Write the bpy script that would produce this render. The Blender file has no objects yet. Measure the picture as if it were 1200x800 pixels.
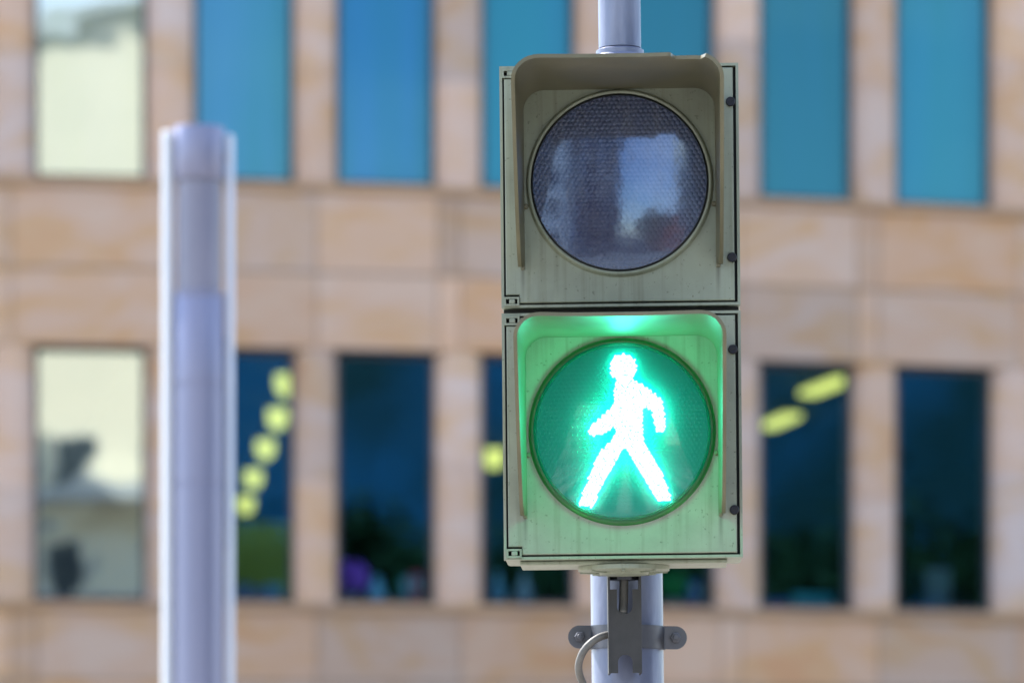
import bpy, bmesh, math, random
from mathutils import Vector, Matrix
random.seed(11)
R = math.radians
scene = bpy.context.scene
COL = scene.collection

# ---------------------------------------------------------------- camera
F = 5300.0            # focal length in photo pixels (photo 1200 wide)
EYE = 1.6             # camera height above the pavement
HOR = 1030.0          # photo row of the horizon
cam_d = bpy.data.cameras.new('camera')
cam = bpy.data.objects.new('camera', cam_d)
COL.objects.link(cam)
cam.location = (0, 0, EYE)
cam.rotation_euler = (R(90), 0, 0)
cam_d.sensor_width = 36
cam_d.lens = F / 1200 * 36
cam_d.shift_y = (HOR - 400) / 1200
cam_d.clip_start = 0.1
cam_d.clip_end = 2000
cam_d.dof.use_dof = True
cam_d.dof.focus_distance = 4.99
cam_d.dof.aperture_fstop = 6.6
scene.camera = cam

# ---------------------------------------------------------------- sky + sun
SUN_EL, SUN_AZ = 44, 140       # azimuth measured counter-clockwise from +x : behind the facade line, to the left
world = bpy.data.worlds.new('World')
scene.world = world
world.use_nodes = True
wn, wl = world.node_tree.nodes, world.node_tree.links
wn.clear()
wo = wn.new('ShaderNodeOutputWorld')
bg = wn.new('ShaderNodeBackground')
sky = wn.new('ShaderNodeTexSky')
sky.sky_type = 'NISHITA'
sky.sun_disc = False
sky.sun_elevation = R(SUN_EL)
sky.sun_rotation = R(90 - SUN_AZ)
sky.air_density = 1.1
sky.dust_density = 0.15
sky.ozone_density = 2.0
bg.inputs['Strength'].default_value = 0.15
tc = wn.new('ShaderNodeTexCoord')
mp = wn.new('ShaderNodeMapping')
mp.inputs['Scale'].default_value = (1, 1, 2.4)
nz = wn.new('ShaderNodeTexNoise')
nz.inputs['Scale'].default_value = 2.6
nz.inputs['Detail'].default_value = 9
nz.inputs['Roughness'].default_value = 0.58
cr = wn.new('ShaderNodeValToRGB')
cr.color_ramp.elements[0].position = 0.50
cr.color_ramp.elements[0].color = (0, 0, 0, 1)
cr.color_ramp.elements[1].position = 0.70
cr.color_ramp.elements[1].color = (1, 1, 1, 1)
mx = wn.new('ShaderNodeMix')
mx.data_type = 'RGBA'
mx.inputs['B'].default_value = (8.0, 8.0, 8.2, 1)
wl.new(tc.outputs['Generated'], mp.inputs['Vector'])
wl.new(mp.outputs['Vector'], nz.inputs['Vector'])
wl.new(nz.outputs['Fac'], cr.inputs['Fac'])
wl.new(cr.outputs['Color'], mx.inputs['Factor'])
wl.new(sky.outputs['Color'], mx.inputs['A'])
wl.new(mx.outputs['Result'], bg.inputs['Color'])
wl.new(bg.outputs['Background'], wo.inputs['Surface'])

sun_d = bpy.data.lights.new('sun', 'SUN')
sun_d.energy = 4.8
sun_d.angle = R(0.5)
sun_d.color = (1.0, 0.95, 0.87)
sun = bpy.data.objects.new('sun', sun_d)
COL.objects.link(sun)
sd = Vector((math.cos(R(SUN_EL)) * math.cos(R(SUN_AZ)), math.cos(R(SUN_EL)) * math.sin(R(SUN_AZ)), math.sin(R(SUN_EL))))
sun.rotation_euler = sd.to_track_quat('Z', 'Y').to_euler()
sun.location = sd * 60

scene.view_settings.view_transform = 'Standard'
scene.view_settings.look = 'None'
scene.view_settings.exposure = 1.27
scene.view_settings.gamma = 1
scene.render.engine = 'CYCLES'
scene.cycles.use_denoising = True
scene.cycles.max_bounces = 10
scene.cycles.transparent_max_bounces = 16
scene.cycles.sample_clamp_indirect = 12
scene.cycles.caustics_reflective = False

# ---------------------------------------------------------------- materials
def nodes(name):
    m = bpy.data.materials.new(name)
    m.use_nodes = True
    nt = m.node_tree
    return m, nt, nt.nodes, nt.links, nt.nodes['Principled BSDF']

def paint(name, c1, c2=None, rough=0.5, metal=0.0, scale=8.0, bump=0.0, lo=0.35, hi=0.65, coat=0.0, stretch=(1, 1, 1), rvar=0.08, bscale=4):
    m, nt, N, Lk, b = nodes(name)
    c2 = c2 or tuple(x * 0.85 for x in c1)
    t = N.new('ShaderNodeTexCoord'); mpn = N.new('ShaderNodeMapping')
    mpn.inputs['Scale'].default_value = stretch
    n = N.new('ShaderNodeTexNoise'); n.inputs['Scale'].default_value = scale; n.inputs['Detail'].default_value = 7
    n.inputs['Roughness'].default_value = 0.6
    r = N.new('ShaderNodeValToRGB')
    r.color_ramp.elements[0].position = lo; r.color_ramp.elements[0].color = (*c2, 1)
    r.color_ramp.elements[1].position = hi; r.color_ramp.elements[1].color = (*c1, 1)
    Lk.new(t.outputs['Object'], mpn.inputs['Vector']); Lk.new(mpn.outputs['Vector'], n.inputs['Vector'])
    Lk.new(n.outputs['Fac'], r.inputs['Fac']); Lk.new(r.outputs['Color'], b.inputs['Base Color'])
    mr = N.new('ShaderNodeMapRange')
    mr.inputs['To Min'].default_value = max(0.02, rough - rvar); mr.inputs['To Max'].default_value = min(1, rough + rvar)
    Lk.new(n.outputs['Fac'], mr.inputs['Value']); Lk.new(mr.outputs['Result'], b.inputs['Roughness'])
    b.inputs['Metallic'].default_value = metal
    b.inputs['Coat Weight'].default_value = coat
    if bump:
        n2 = N.new('ShaderNodeTexNoise'); n2.inputs['Scale'].default_value = scale * bscale; n2.inputs['Detail'].default_value = 5
        Lk.new(mpn.outputs['Vector'], n2.inputs['Vector'])
        bp = N.new('ShaderNodeBump'); bp.inputs['Strength'].default_value = bump; bp.inputs['Distance'].default_value = 0.002
        Lk.new(n2.outputs['Fac'], bp.inputs['Height']); Lk.new(bp.outputs['Normal'], b.inputs['Normal'])
    return m

def emit(name, col, s):
    m = bpy.data.materials.new(name); m.use_nodes = True
    N = m.node_tree.nodes; N.clear()
    o = N.new('ShaderNodeOutputMaterial'); e = N.new('ShaderNodeEmission')
    e.inputs['Color'].default_value = (*col, 1); e.inputs['Strength'].default_value = s
    m.node_tree.links.new(e.outputs[0], o.inputs[0])
    return m

def glow(name, col, ecol, s):      # lit module's backing glows by itself, added emission standing for LED stray light
    m, nt, N, Lk, b = nodes(name)
    b.inputs['Base Color'].default_value = (*col, 1); b.inputs['Roughness'].default_value = 0.5
    b.inputs['Emission Color'].default_value = (*ecol, 1); b.inputs['Emission Strength'].default_value = s
    return m

def glass(name, tint, refl, rough=0.02, gloss=(1, 1, 1), translucent=None, tw=0.0, bump=False, streak=False):
    """thin pane: tinted see-through + mirror-like coating (+ a little milky scattering)"""
    m = bpy.data.materials.new(name); m.use_nodes = True
    N, Lk = m.node_tree.nodes, m.node_tree.links; N.clear()
    o = N.new('ShaderNodeOutputMaterial')
    tr = N.new('ShaderNodeBsdfTransparent'); tr.inputs['Color'].default_value = (*tint, 1)
    gl = N.new('ShaderNodeBsdfGlossy'); gl.inputs['Roughness'].default_value = rough; gl.inputs['Color'].default_value = (*gloss, 1)
    fr = N.new('ShaderNodeLayerWeight'); fr.inputs['Blend'].default_value = 0.25
    mr = N.new('ShaderNodeMapRange'); mr.inputs['To Min'].default_value = refl; mr.inputs['To Max'].default_value = 1
    Lk.new(fr.outputs['Fresnel'], mr.inputs['Value'])
    base = tr.outputs[0]
    if translucent:
        tl = N.new('ShaderNodeBsdfTranslucent'); tl.inputs['Color'].default_value = (*translucent, 1)
        m1 = N.new('ShaderNodeMixShader'); m1.inputs[0].default_value = tw
        Lk.new(tr.outputs[0], m1.inputs[1]); Lk.new(tl.outputs[0], m1.inputs[2]); base = m1.outputs[0]
    m2 = N.new('ShaderNodeMixShader')
    Lk.new(mr.outputs['Result'], m2.inputs[0]); Lk.new(base, m2.inputs[1]); Lk.new(gl.outputs[0], m2.inputs[2])
    if bump:
        t = N.new('ShaderNodeTexCoord'); n = N.new('ShaderNodeTexNoise'); n.inputs['Scale'].default_value = 0.9
        bp = N.new('ShaderNodeBump'); bp.inputs['Strength'].default_value = 0.10; bp.inputs['Distance'].default_value = 0.010 * bump
        Lk.new(t.outputs['Object'], n.inputs['Vector']); Lk.new(n.outputs['Fac'], bp.inputs['Height']); Lk.new(bp.outputs['Normal'], gl.inputs['Normal'])
    if streak:    # weathered plastic: wavy skin, dust that scatters
        t = N.new('ShaderNodeTexCoord'); n = N.new('ShaderNodeTexNoise'); n.inputs['Scale'].default_value = 55; n.inputs['Detail'].default_value = 3
        bp = N.new('ShaderNodeBump'); bp.inputs['Strength'].default_value = 0.35; bp.inputs['Distance'].default_value = 0.0004
        Lk.new(t.outputs['Object'], n.inputs['Vector']); Lk.new(n.outputs['Fac'], bp.inputs['Height']); Lk.new(bp.outputs['Normal'], gl.inputs['Normal'])
        mp_ = N.new('ShaderNodeMapping'); mp_.inputs['Scale'].default_value = (60, 10, 18)
        n3 = N.new('ShaderNodeTexNoise'); n3.inputs['Scale'].default_value = 1.0; n3.inputs['Detail'].default_value = 8; n3.inputs['Roughness'].default_value = .7
        rr_ = N.new('ShaderNodeMapRange'); rr_.inputs['From Min'].default_value = .45; rr_.inputs['From Max'].default_value = .8; rr_.inputs['To Max'].default_value = .22
        df = N.new('ShaderNodeBsdfDiffuse'); df.inputs['Color'].default_value = (.34, .33, .36, 1)
        m3 = N.new('ShaderNodeMixShader')
        Lk.new(t.outputs['Object'], mp_.inputs['Vector']); Lk.new(mp_.outputs['Vector'], n3.inputs['Vector']); Lk.new(n3.outputs['Fac'], rr_.inputs['Value'])
        Lk.new(rr_.outputs['Result'], m3.inputs[0]); Lk.new(m2.outputs[0], m3.inputs[1]); Lk.new(df.outputs[0], m3.inputs[2])
        m2 = m3
    Lk.new(m2.outputs[0], o.inputs[0])
    return m

def stone_mat():
    m, nt, N, Lk, b = nodes('sandstone')
    t = N.new('ShaderNodeTexCoord')
    mpn = N.new('ShaderNodeMapping'); mpn.inputs['Scale'].default_value = (1, 1, 2.3)
    n = N.new('ShaderNodeTexNoise'); n.inputs['Scale'].default_value = 1.1; n.inputs['Detail'].default_value = 8; n.inputs['Distortion'].default_value = 1.1
    r = N.new('ShaderNodeValToRGB')
    e = r.color_ramp.elements
    e[0].position = 0.35; e[0].color = (0.64, 0.46, 0.36, 1)
    e[1].position = 0.68; e[1].color = (0.61, 0.35, 0.20, 1)
    x = e.new(0.5); x.color = (0.63, 0.42, 0.305, 1)
    x = e.new(0.6); x.color = (0.62, 0.39, 0.23, 1)
    at = N.new('ShaderNodeAttribute'); at.attribute_name = 'tone'
    mxx = N.new('ShaderNodeMix'); mxx.data_type = 'RGBA'; mxx.blend_type = 'MULTIPLY'; mxx.inputs['Factor'].default_value = 1
    n2 = N.new('ShaderNodeTexNoise'); n2.inputs['Scale'].default_value = 60; n2.inputs['Detail'].default_value = 4
    bp = N.new('ShaderNodeBump'); bp.inputs['Strength'].default_value = 0.3; bp.inputs['Distance'].default_value = 0.004
    Lk.new(t.outputs['Object'], mpn.inputs['Vector']); Lk.new(mpn.outputs['Vector'], n.inputs['Vector'])
    Lk.new(n.outputs['Fac'], r.inputs['Fac']); Lk.new(r.outputs['Color'], mxx.inputs['A']); Lk.new(at.outputs['Color'], mxx.inputs['B'])
    Lk.new(mxx.outputs['Result'], b.inputs['Base Color'])
    Lk.new(t.outputs['Object'], n2.inputs['Vector']); Lk.new(n2.outputs['Fac'], bp.inputs['Height']); Lk.new(bp.outputs['Normal'], b.inputs['Normal'])
    b.inputs['Roughness'].default_value = 0.85
    return m

def housing_mat():
    """weathered pebble-grey plastic: broad tone drift, fine speckle, soot streaks running down"""
    m, nt, N, Lk, b = nodes('weathered_grey_plastic')
    t = N.new('ShaderNodeTexCoord')
    n = N.new('ShaderNodeTexNoise'); n.inputs['Scale'].default_value = 9; n.inputs['Detail'].default_value = 8; n.inputs['Roughness'].default_value = 0.65
    r = N.new('ShaderNodeValToRGB')
    r.color_ramp.elements[0].position = 0.3; r.color_ramp.elements[0].color = (0.26, 0.28, 0.22, 1)
    r.color_ramp.elements[1].position = 0.7; r.color_ramp.elements[1].color = (0.365, 0.405, 0.31, 1)
    mpn = N.new('ShaderNodeMapping'); mpn.inputs['Scale'].default_value = (110, 60, 5)
    s = N.new('ShaderNodeTexNoise'); s.inputs['Scale'].default_value = 1.0; s.inputs['Detail'].default_value = 3
    sr = N.new('ShaderNodeValToRGB')
    sr.color_ramp.elements[0].position = 0.28; sr.color_ramp.elements[0].color = (0.75, 0.73, 0.68, 1)
    sr.color_ramp.elements[1].position = 0.48; sr.color_ramp.elements[1].color = (1, 1, 1, 1)
    sp = N.new('ShaderNodeTexNoise'); sp.inputs['Scale'].default_value = 260; sp.inputs['Detail'].default_value = 3
    spr = N.new('ShaderNodeValToRGB')
    spr.color_ramp.elements[0].position = 0.27; spr.color_ramp.elements[0].color = (0.35, 0.33, 0.28, 1)
    spr.color_ramp.elements[1].position = 0.34; spr.color_ramp.elements[1].color = (1, 1, 1, 1)
    a = N.new('ShaderNodeMix'); a.data_type = 'RGBA'; a.blend_type = 'MULTIPLY'; a.inputs['Factor'].default_value = 0.8
    c = N.new('ShaderNodeMix'); c.data_type = 'RGBA'; c.blend_type = 'MULTIPLY'; c.inputs['Factor'].default_value = 0.6
    Lk.new(t.outputs['Object'], n.inputs['Vector']); Lk.new(n.outputs['Fac'], r.inputs['Fac'])
    Lk.new(t.outputs['Object'], mpn.inputs['Vector']); Lk.new(mpn.outputs['Vector'], s.inputs['Vector']); Lk.new(s.outputs['Fac'], sr.inputs['Fac'])
    Lk.new(t.outputs['Object'], sp.inputs['Vector']); Lk.new(sp.outputs['Fac'], spr.inputs['Fac'])
    Lk.new(r.outputs['Color'], a.inputs['A']); Lk.new(sr.outputs['Color'], a.inputs['B'])
    Lk.new(a.outputs['Result'], c.inputs['A']); Lk.new(spr.outputs['Color'], c.inputs['B'])
    # dirt that has run down from the two ends of each visor
    def mth(op, a_, b_=None, clamp=False):
        q_ = N.new('ShaderNodeMath'); q_.operation = op; q_.use_clamp = clamp
        for i_, v_ in enumerate((a_, b_)):
            if v_ is None: continue
            if isinstance(v_, (int, float)): q_.inputs[i_].default_value = v_
            else: Lk.new(v_, q_.inputs[i_])
        return q_.outputs[0]
    sx = N.new('ShaderNodeSeparateXYZ'); Lk.new(t.outputs['Object'], sx.inputs[0])
    across = mth('SUBTRACT', 1, mth('DIVIDE', mth('ABSOLUTE', mth('SUBTRACT', mth('ABSOLUTE', sx.outputs['X']), .1080)), .0035), True)
    tot = None
    for zs in ((654 - 506 - 97) / 1060, (654 - 215 - 97) / 1060):
        dn = mth('DIVIDE', mth('SUBTRACT', zs + .004, sx.outputs['Z']), .045)
        v1 = mth('MULTIPLY', mth('SUBTRACT', 1, dn, True), mth('GREATER_THAN', dn, 0))
        tot = v1 if tot is None else mth('ADD', tot, v1, True)
    dirt = N.new('ShaderNodeMix'); dirt.data_type = 'RGBA'; dirt.inputs['B'].default_value = (.07, .06, .045, 1)
    Lk.new(mth('MULTIPLY', mth('MULTIPLY', across, tot), .75), dirt.inputs['Factor'])
    Lk.new(c.outputs['Result'], dirt.inputs['A']); Lk.new(dirt.outputs['Result'], b.inputs['Base Color'])
    b.inputs['Roughness'].default_value = 0.42
    bp = N.new('ShaderNodeBump'); bp.inputs['Strength'].default_value = 0.08; bp.inputs['Distance'].default_value = 0.001
    Lk.new(sp.outputs['Fac'], bp.inputs['Height']); Lk.new(bp.outputs['Normal'], b.inputs['Normal'])
    return m

M = dict(
    stone=stone_mat(),
    ledge=paint('ledge_stone', (0.50, 0.32, 0.19), (0.40, 0.26, 0.17), 0.9, scale=2),
    joint=paint('joint_mortar', (0.42, 0.31, 0.23), rough=0.95),
    frame=paint('window_frame_paint', (0.035, 0.04, 0.06), rough=0.4),
    pane=glass('coated_glass', (0.46, 0.66, 0.80), 0.09, 0.015, (0.24, 0.78, 0.95), bump=True),
    pane1=glass('bright_mirror_glass', (0.55, 0.75, 0.72), 0.42, 0.015, (0.86, 0.97, 1.0), bump=4),  # first column only: reflectance raised to brighten the mirrored cream house
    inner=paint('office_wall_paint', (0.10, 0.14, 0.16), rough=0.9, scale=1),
    olive=paint('olive_wall_paint', (0.80, 0.72, 0.10), (0.7, 0.62, 0.08), 0.9, scale=1),
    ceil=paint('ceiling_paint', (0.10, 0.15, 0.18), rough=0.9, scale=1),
    lamp=emit('lamp_glow', (1.0, 0.84, 0.16), 0.85),
    house=housing_mat(),
    gasket=paint('black_rubber', (0.012, 0.013, 0.014), rough=0.6, scale=30),
    dkgrey=paint('dark_lamp_backing', (0.03, 0.033, 0.06), rough=0.5, scale=30),
    teal=glow('glowing_green_backing', (0.005, 0.13, 0.12), (0.0, 1.0, 0.85), 0.045),
    led=emit('led_light', (0.12, 1.0, 0.72), 8.0),
    lens0=glass('smoked_lens', (0.80, 0.80, 0.90), 0.15, 0.085, (0.40, 0.60, 1.0), (0.25, 0.26, 0.42), 0.04, streak=True),
    lens1=glass('clear_lens', (0.80, 0.98, 0.94), 0.085, 0.20, (0.15, 0.8, 0.65), (0.02, 0.95, 0.85), 0.20),
    pattern0=paint('dark_prism_sheet', (0.085, 0.085, 0.15), (0.065, 0.065, 0.12), 0.24, scale=20, rvar=.03, coat=1.0),
    cover1=glass('clear_cover', (0.95, 1.0, 0.98), 0.022, 0.09, (0.9, 1, 0.95)),
    ringlit=glass('green_spill_lens_rim', (0.3, 0.8, 0.5), 0.04, 0.3, (0.9, 1, 0.9), (0.40, 1.0, 0.52), 0.9),
    skirt=glass('green_spill_lens_edge', (0.5, 0.95, 0.8), 0.04, 0.2, (0.9, 1, 0.95), (0.1, 0.98, 0.65), 0.8),
    screw=paint('dark_screw_metal', (0.025, 0.025, 0.035), rough=0.4, metal=0.6, scale=80),
    zinc=paint('galvanised_steel', (0.15, 0.15, 0.175), (0.09, 0.095, 0.115), 0.42, metal=0.55, scale=14, bump=0.15),
    zincdark=paint('dull_bracket_steel', (0.075, 0.072, 0.074), (0.045, 0.045, 0.047), 0.5, metal=0.4, scale=18, bump=0.15),
    polep=paint('pole_paint', (0.25, 0.27, 0.38), (0.15, 0.17, 0.27), 0.36, metal=0.25, scale=16, bump=0.5, stretch=(1, 1, 0.4)),
    post=paint('post_aluminium', (0.33, 0.33, 0.46), (0.27, 0.28, 0.41), 0.42, metal=0.45, scale=3, stretch=(1, 1, 0.2)),
    rod=paint('polished_rod_metal', (0.85, 0.84, 0.88), (0.78, 0.78, 0.82), 0.36, metal=0.35, scale=3),
    opal=paint('opal_tube', (0.30, 0.29, 0.38), (0.24, 0.24, 0.33), 0.3, scale=4),
    cable=paint('grey_cable_sheath', (0.22, 0.21, 0.20), (0.15, 0.145, 0.14), 0.55, scale=40, bump=0.2),
    asphalt=paint('asphalt', (0.06, 0.06, 0.062), (0.04, 0.04, 0.042), 0.9, scale=6, bump=0.5),
    paving=paint('paving', (0.28, 0.25, 0.21), (0.22, 0.20, 0.17), 0.85, scale=3),
    kerb=paint('kerb_stone', (0.34, 0.33, 0.31), rough=0.85, scale=4),
    white=paint('road_paint', (0.75, 0.75, 0.72), (0.55, 0.55, 0.53), 0.7, scale=5),
    cream=paint('cream_render', (0.85, 0.77, 0.58), (0.80, 0.73, 0.55), 0.9, scale=0.6),
    palegrey=paint('pale_render', (0.55, 0.57, 0.55), (0.45, 0.47, 0.46), 0.9, scale=0.6),
    brown=paint('brown_render', (0.22, 0.17, 0.13), (0.16, 0.13, 0.11), 0.9, scale=0.6),
    bluefac=paint('dark_blue_cladding', (0.012, 0.13, 0.34), (0.006, 0.045, 0.07), 0.6, scale=0.16, lo=.42, hi=.58),
    towerstone=paint('tower_cladding', (0.20, 0.21, 0.26), (0.15, 0.16, 0.21), 0.6, scale=0.3),
    redbrick=paint('red_render', (0.45, 0.13, 0.07), rough=0.9, scale=1),
    slate=paint('slate_roof', (0.10, 0.10, 0.12), rough=0.7, scale=2),
    dglass=paint('dark_window_glass', (0.03, 0.04, 0.05), rough=0.08, scale=2),
    bark=paint('bark', (0.13, 0.09, 0.06), (0.08, 0.055, 0.04), 0.95, scale=6, bump=0.6),
    leaf=paint('leaf', (0.035, 0.065, 0.022), (0.02, 0.045, 0.015), 0.6, scale=1.5),
    blossom=paint('purple_petals', (0.75, 0.16, 0.85), (0.55, 0.12, 0.75), 0.6, scale=20),
    potw=paint('white_ceramic', (0.6, 0.65, 0.66), rough=0.3, scale=10),
    red=paint('red_card', (0.85, 0.05, 0.12), rough=0.6, scale=10),
    blue=paint('blue_card', (0.03, 0.10, 0.38), rough=0.6, scale=10),
    cyan=paint('cyan_card', (0.40, 0.75, 0.85), rough=0.6, scale=10),
    tealc=paint('teal_card', (0.03, 0.33, 0.33), rough=0.6, scale=10),
    gplant=paint('bright_leaf', (0.06, 0.50, 0.10), (0.03, 0.3, 0.07), 0.6, scale=20),
    curtain=paint('pale_curtain', (0.55, 0.58, 0.55), rough=0.9, scale=10),
)
def blind_mat(i):
    cols = [(0.25, 0.45, 0.60), (0.28, 0.52, 0.88), (0.10, 0.34, 0.85), (0.05, 0.34, 0.46), (0.01, 0.20, 0.25), (0.01, 0.19, 0.23), (0.05, 0.32, 0.42)]
    c = cols[i % 7]
    return paint('blind_fabric', c, (c[0] * .5, c[1] * .95, c[2] * .68), 0.8, scale=1.3, stretch=(1.6, 1.6, 0.12), lo=.4, hi=.6)
BL = [blind_mat(i) for i in range(7)]

# ---------------------------------------------------------------- mesh helpers
class MB:
    def __init__(s): s.v = []; s.f = []; s.t = []
    def add(s, vs, fs, tone=1.0):
        o = len(s.v); s.v += [tuple(v) for v in vs]; s.f += [tuple(i + o for i in f) for f in fs]
        s.t += [tone] * len(fs); return s
    def hexa(s, p, tone=1.0):      # p: 4 bottom (ccw from above), 4 top
        return s.add(p, [(3, 2, 1, 0), (4, 5, 6, 7), (0, 1, 5, 4), (1, 2, 6, 5), (2, 3, 7, 6), (3, 0, 4, 7)], tone)
    def box(s, x0, x1, y0, y1, z0, z1, tone=1.0):
        return s.hexa([(x0, y0, z0), (x1, y0, z0), (x1, y1, z0), (x0, y1, z0), (x0, y0, z1), (x1, y0, z1), (x1, y1, z1), (x0, y1, z1)], tone)
    def bbox(s, x0, x1, y0, y1, z0, z1, bev, seg=2):
        b = bmesh.new(); bmesh.ops.create_cube(b, size=1)
        for v in b.verts: v.co = ((x0 + x1) / 2 + v.co.x * (x1 - x0), (y0 + y1) / 2 + v.co.y * (y1 - y0), (z0 + z1) / 2 + v.co.z * (z1 - z0))
        bmesh.ops.bevel(b, geom=b.edges[:], offset=bev, segments=seg, affect='EDGES', profile=0.5)
        b.verts.index_update()
        s.add([v.co[:] for v in b.verts], [[v.index for v in f.verts] for f in b.faces]); b.free(); return s
    def lathe(s, prof, n=32, axis='z', c=(0, 0, 0), caps=True):
        vs = []
        for (r, h) in prof:
            for k in range(n):
                a = 2 * math.pi * k / n; x, y = r * math.cos(a), r * math.sin(a)
                vs.append((c[0] + x, c[1] + y, c[2] + h) if axis == 'z' else (c[0] + x, c[1] + h, c[2] - y) if axis == 'y' else (c[0] + h, c[1] + x, c[2] + y))
        fs = [(i * n + k, i * n + (k + 1) % n, (i + 1) * n + (k + 1) % n, (i + 1) * n + k) for i in range(len(prof) - 1) for k in range(n)]
        if caps:
            fs.append(tuple(reversed(range(n)))); fs.append(tuple((len(prof) - 1) * n + k for k in range(n)))
        return s.add(vs, fs)
    def tube(s, pts, rad, n=10, caps=True):
        pts = [Vector(p) for p in pts]; vs = []; up = Vector((0, 1, 0.01)).normalized()
        for i, p in enumerate(pts):
            d = (pts[min(i + 1, len(pts) - 1)] - pts[max(i - 1, 0)]).normalized()
            a = d.cross(up)
            if a.length < 1e-3: a = d.cross(Vector((1, 0, 0)))
            a.normalize(); b = d.cross(a).normalized()
            r = rad[i] if isinstance(rad, (list, tuple)) else rad
            for k in range(n):
                t = 2 * math.pi * k / n; vs.append(p + a * r * math.cos(t) + b * r * math.sin(t))
        fs = [(i * n + k, i * n + (k + 1) % n, (i + 1) * n + (k + 1) % n, (i + 1) * n + k) for i in range(len(pts) - 1) for k in range(n)]
        if caps: fs.append(tuple(reversed(range(n)))); fs.append(tuple((len(pts) - 1) * n + k for k in range(n)))
        return s.add(vs, fs)
    def build(s, name, mat, parent=None, smooth=False, fix=True):
        me = bpy.data.meshes.new(name); me.from_pydata(s.v, [], s.f)
        at = me.attributes.new('tone', 'FLOAT_COLOR', 'FACE')
        for i, t in enumerate(s.t):
            tt = t if isinstance(t, tuple) else (t, t, t)
            at.data[i].color = (*tt, 1)
        if fix:
            b = bmesh.new(); b.from_mesh(me); bmesh.ops.recalc_face_normals(b, faces=b.faces[:]); b.to_mesh(me); b.free()
        if smooth:
            me.polygons.foreach_set('use_smooth', [True] * len(me.polygons))
        me.materials.append(mat)
        o = bpy.data.objects.new(name, me); COL.objects.link(o); o.parent = parent
        if smooth:
            me.set_sharp_from_angle(angle=R(40))
        return o

def tag(o, label=None, cat=None, group=None, kind=None):
    for k, v in (('label', label), ('category', cat), ('group', group), ('kind', kind)):
        if v: o[k] = v
    return o
def empty(name, loc, rot=(0, 0, 0)):
    o = bpy.data.objects.new(name, None); COL.objects.link(o); o.location = loc; o.rotation_euler = rot
    o.empty_display_size = 0.2
    return o
def P(px, py, d): return Vector(((px - 600) * d / F, d, EYE + (HOR - py) * d / F))

# ---------------------------------------------------------------- ground
tag(MB().box(-400, 400, -400, 400, -0.5, 0).build('ground', M['asphalt']), kind='structure')
tag(MB().box(-60, 60, 1.5, 60, 0.0, 0.13).build('pavement', M['paving']), kind='structure')
tag(MB().box(-60, 60, -60, -12, 0.0, 0.13).build('pavement', M['paving']), kind='structure')
k = MB()
for x in range(-60, 60): k.box(x + .006, x + 0.994, 1.32, 1.497, 0, 0.14)
tag(k.build('kerb', M['kerb']), kind='structure')
k = MB()
for i in range(-6, 7): k.add([(i * 1.0 - .25, -11, .004), (i * 1.0 + .25, -11, .004), (i * 1.0 + .25, 1.1, .004), (i * 1.0 - .25, 1.1, .004)], [(0, 1, 2, 3)])
tag(k.build('crossing_marking', M['white']), kind='structure')

# ---------------------------------------------------------------- the curved office building
def fy(X):
    u = X + 4
    return 38 + 0.128 * u + (0.0107 * u * u if u > 0 else 0)
def slope(X):
    u = X + 4
    return 0.128 + (0.0214 * u if u > 0 else 0)
def on(X, off, z):          # point on the facade, off > 0 towards the street
    s = slope(X); n = Vector((s, -1, 0)).normalized()
    return Vector((X, fy(X), z)) + n * off
def px2X(px):
    X = 0.0
    for _ in range(30): X = (px - 600) * fy(X) / F
    return X
def cbox(mb, X0, X1, z0, z1, o0, o1, tone=1.0):   # o0 front (street side) > o1 back
    mb.hexa([on(X0, o0, z0), on(X1, o0, z0), on(X1, o1, z0), on(X0, o1, z0), on(X0, o0, z1), on(X1, o0, z1), on(X1, o1, z1), on(X0, o1, z1)], tone)

wins_px = [(-640, -530), (-470, -358), (-300, -188), (-130, -14), (40, 172), (228, 342), (396, 508), (567, 673), (731, 838), (895, 1000), (1055, 1163), (1219, 1326), (1382, 1490), (1546, 1655), (1712, 1822)]
WX = [(px2X(a), px2X(b + (5 if b > 200 else 1))) for a, b in wins_px]
SILL = [3.945, 7.50, 11.055]
HEAD = [z + 2.155 for z in SILL]
XL, XR = WX[0][0] - 0.9, WX[-1][1] + 0.9
building = empty('office_building', on(0, 0, 0))
bo = building.location.copy()
def bld(mb, name, mat, parent=None, smooth=False):
    mb.v = [(v[0] - bo[0], v[1] - bo[1], v[2] - bo[2]) for v in mb.v]
    return mb.build(name, mat, parent or building, smooth)
tag(building, 'out of focus sandstone office building with two rows of tall windows', 'building')

# stone bands of panels
cuts = [XL] + [(WX[i][1] + WX[i + 1][0]) / 2 for i in range(len(WX) - 1)] + [XR]
def tone():
    t = random.uniform(0.82, 1.10); w = random.uniform(-0.06, 0.07)
    return (t + w, t, t - w * 1.3)
bands = [(HEAD[0], SILL[1]), (HEAD[1], SILL[2]), (HEAD[2], HEAD[2] + 1.3), (2.7, SILL[0])]
for (z0, z1) in bands:
    w = MB(); core = MB()
    zm = z0 + (z1 - z0) * 0.46
    for i in range(len(cuts) - 1):
        a, b = cuts[i], cuts[i + 1]
        sub = [a, b] if (b - a) < 0.8 else [a, a + (b - a) * random.choice((0.0, 0.16, 0.84)), b]
        sub = [a] + [s_ for s_ in sub[1:-1] if a + 0.05 < s_ < b] + [b]
        for (p, q) in zip(sub, sub[1:]):
            cbox(w, p + .006, q - .006, z0 + .002, zm - .012, 0, -0.017, tone())
            cbox(w, p + .006, q - .006, zm + .012, z1 - .07, 0, -0.017, tone())
        cbox(core, a, b, z0 + .004, z1 - .004, -0.018, -0.42)
    bld(w, 'stone_band', M['stone'])
    bld(core, 'joint_backing', M['joint'])
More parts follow.
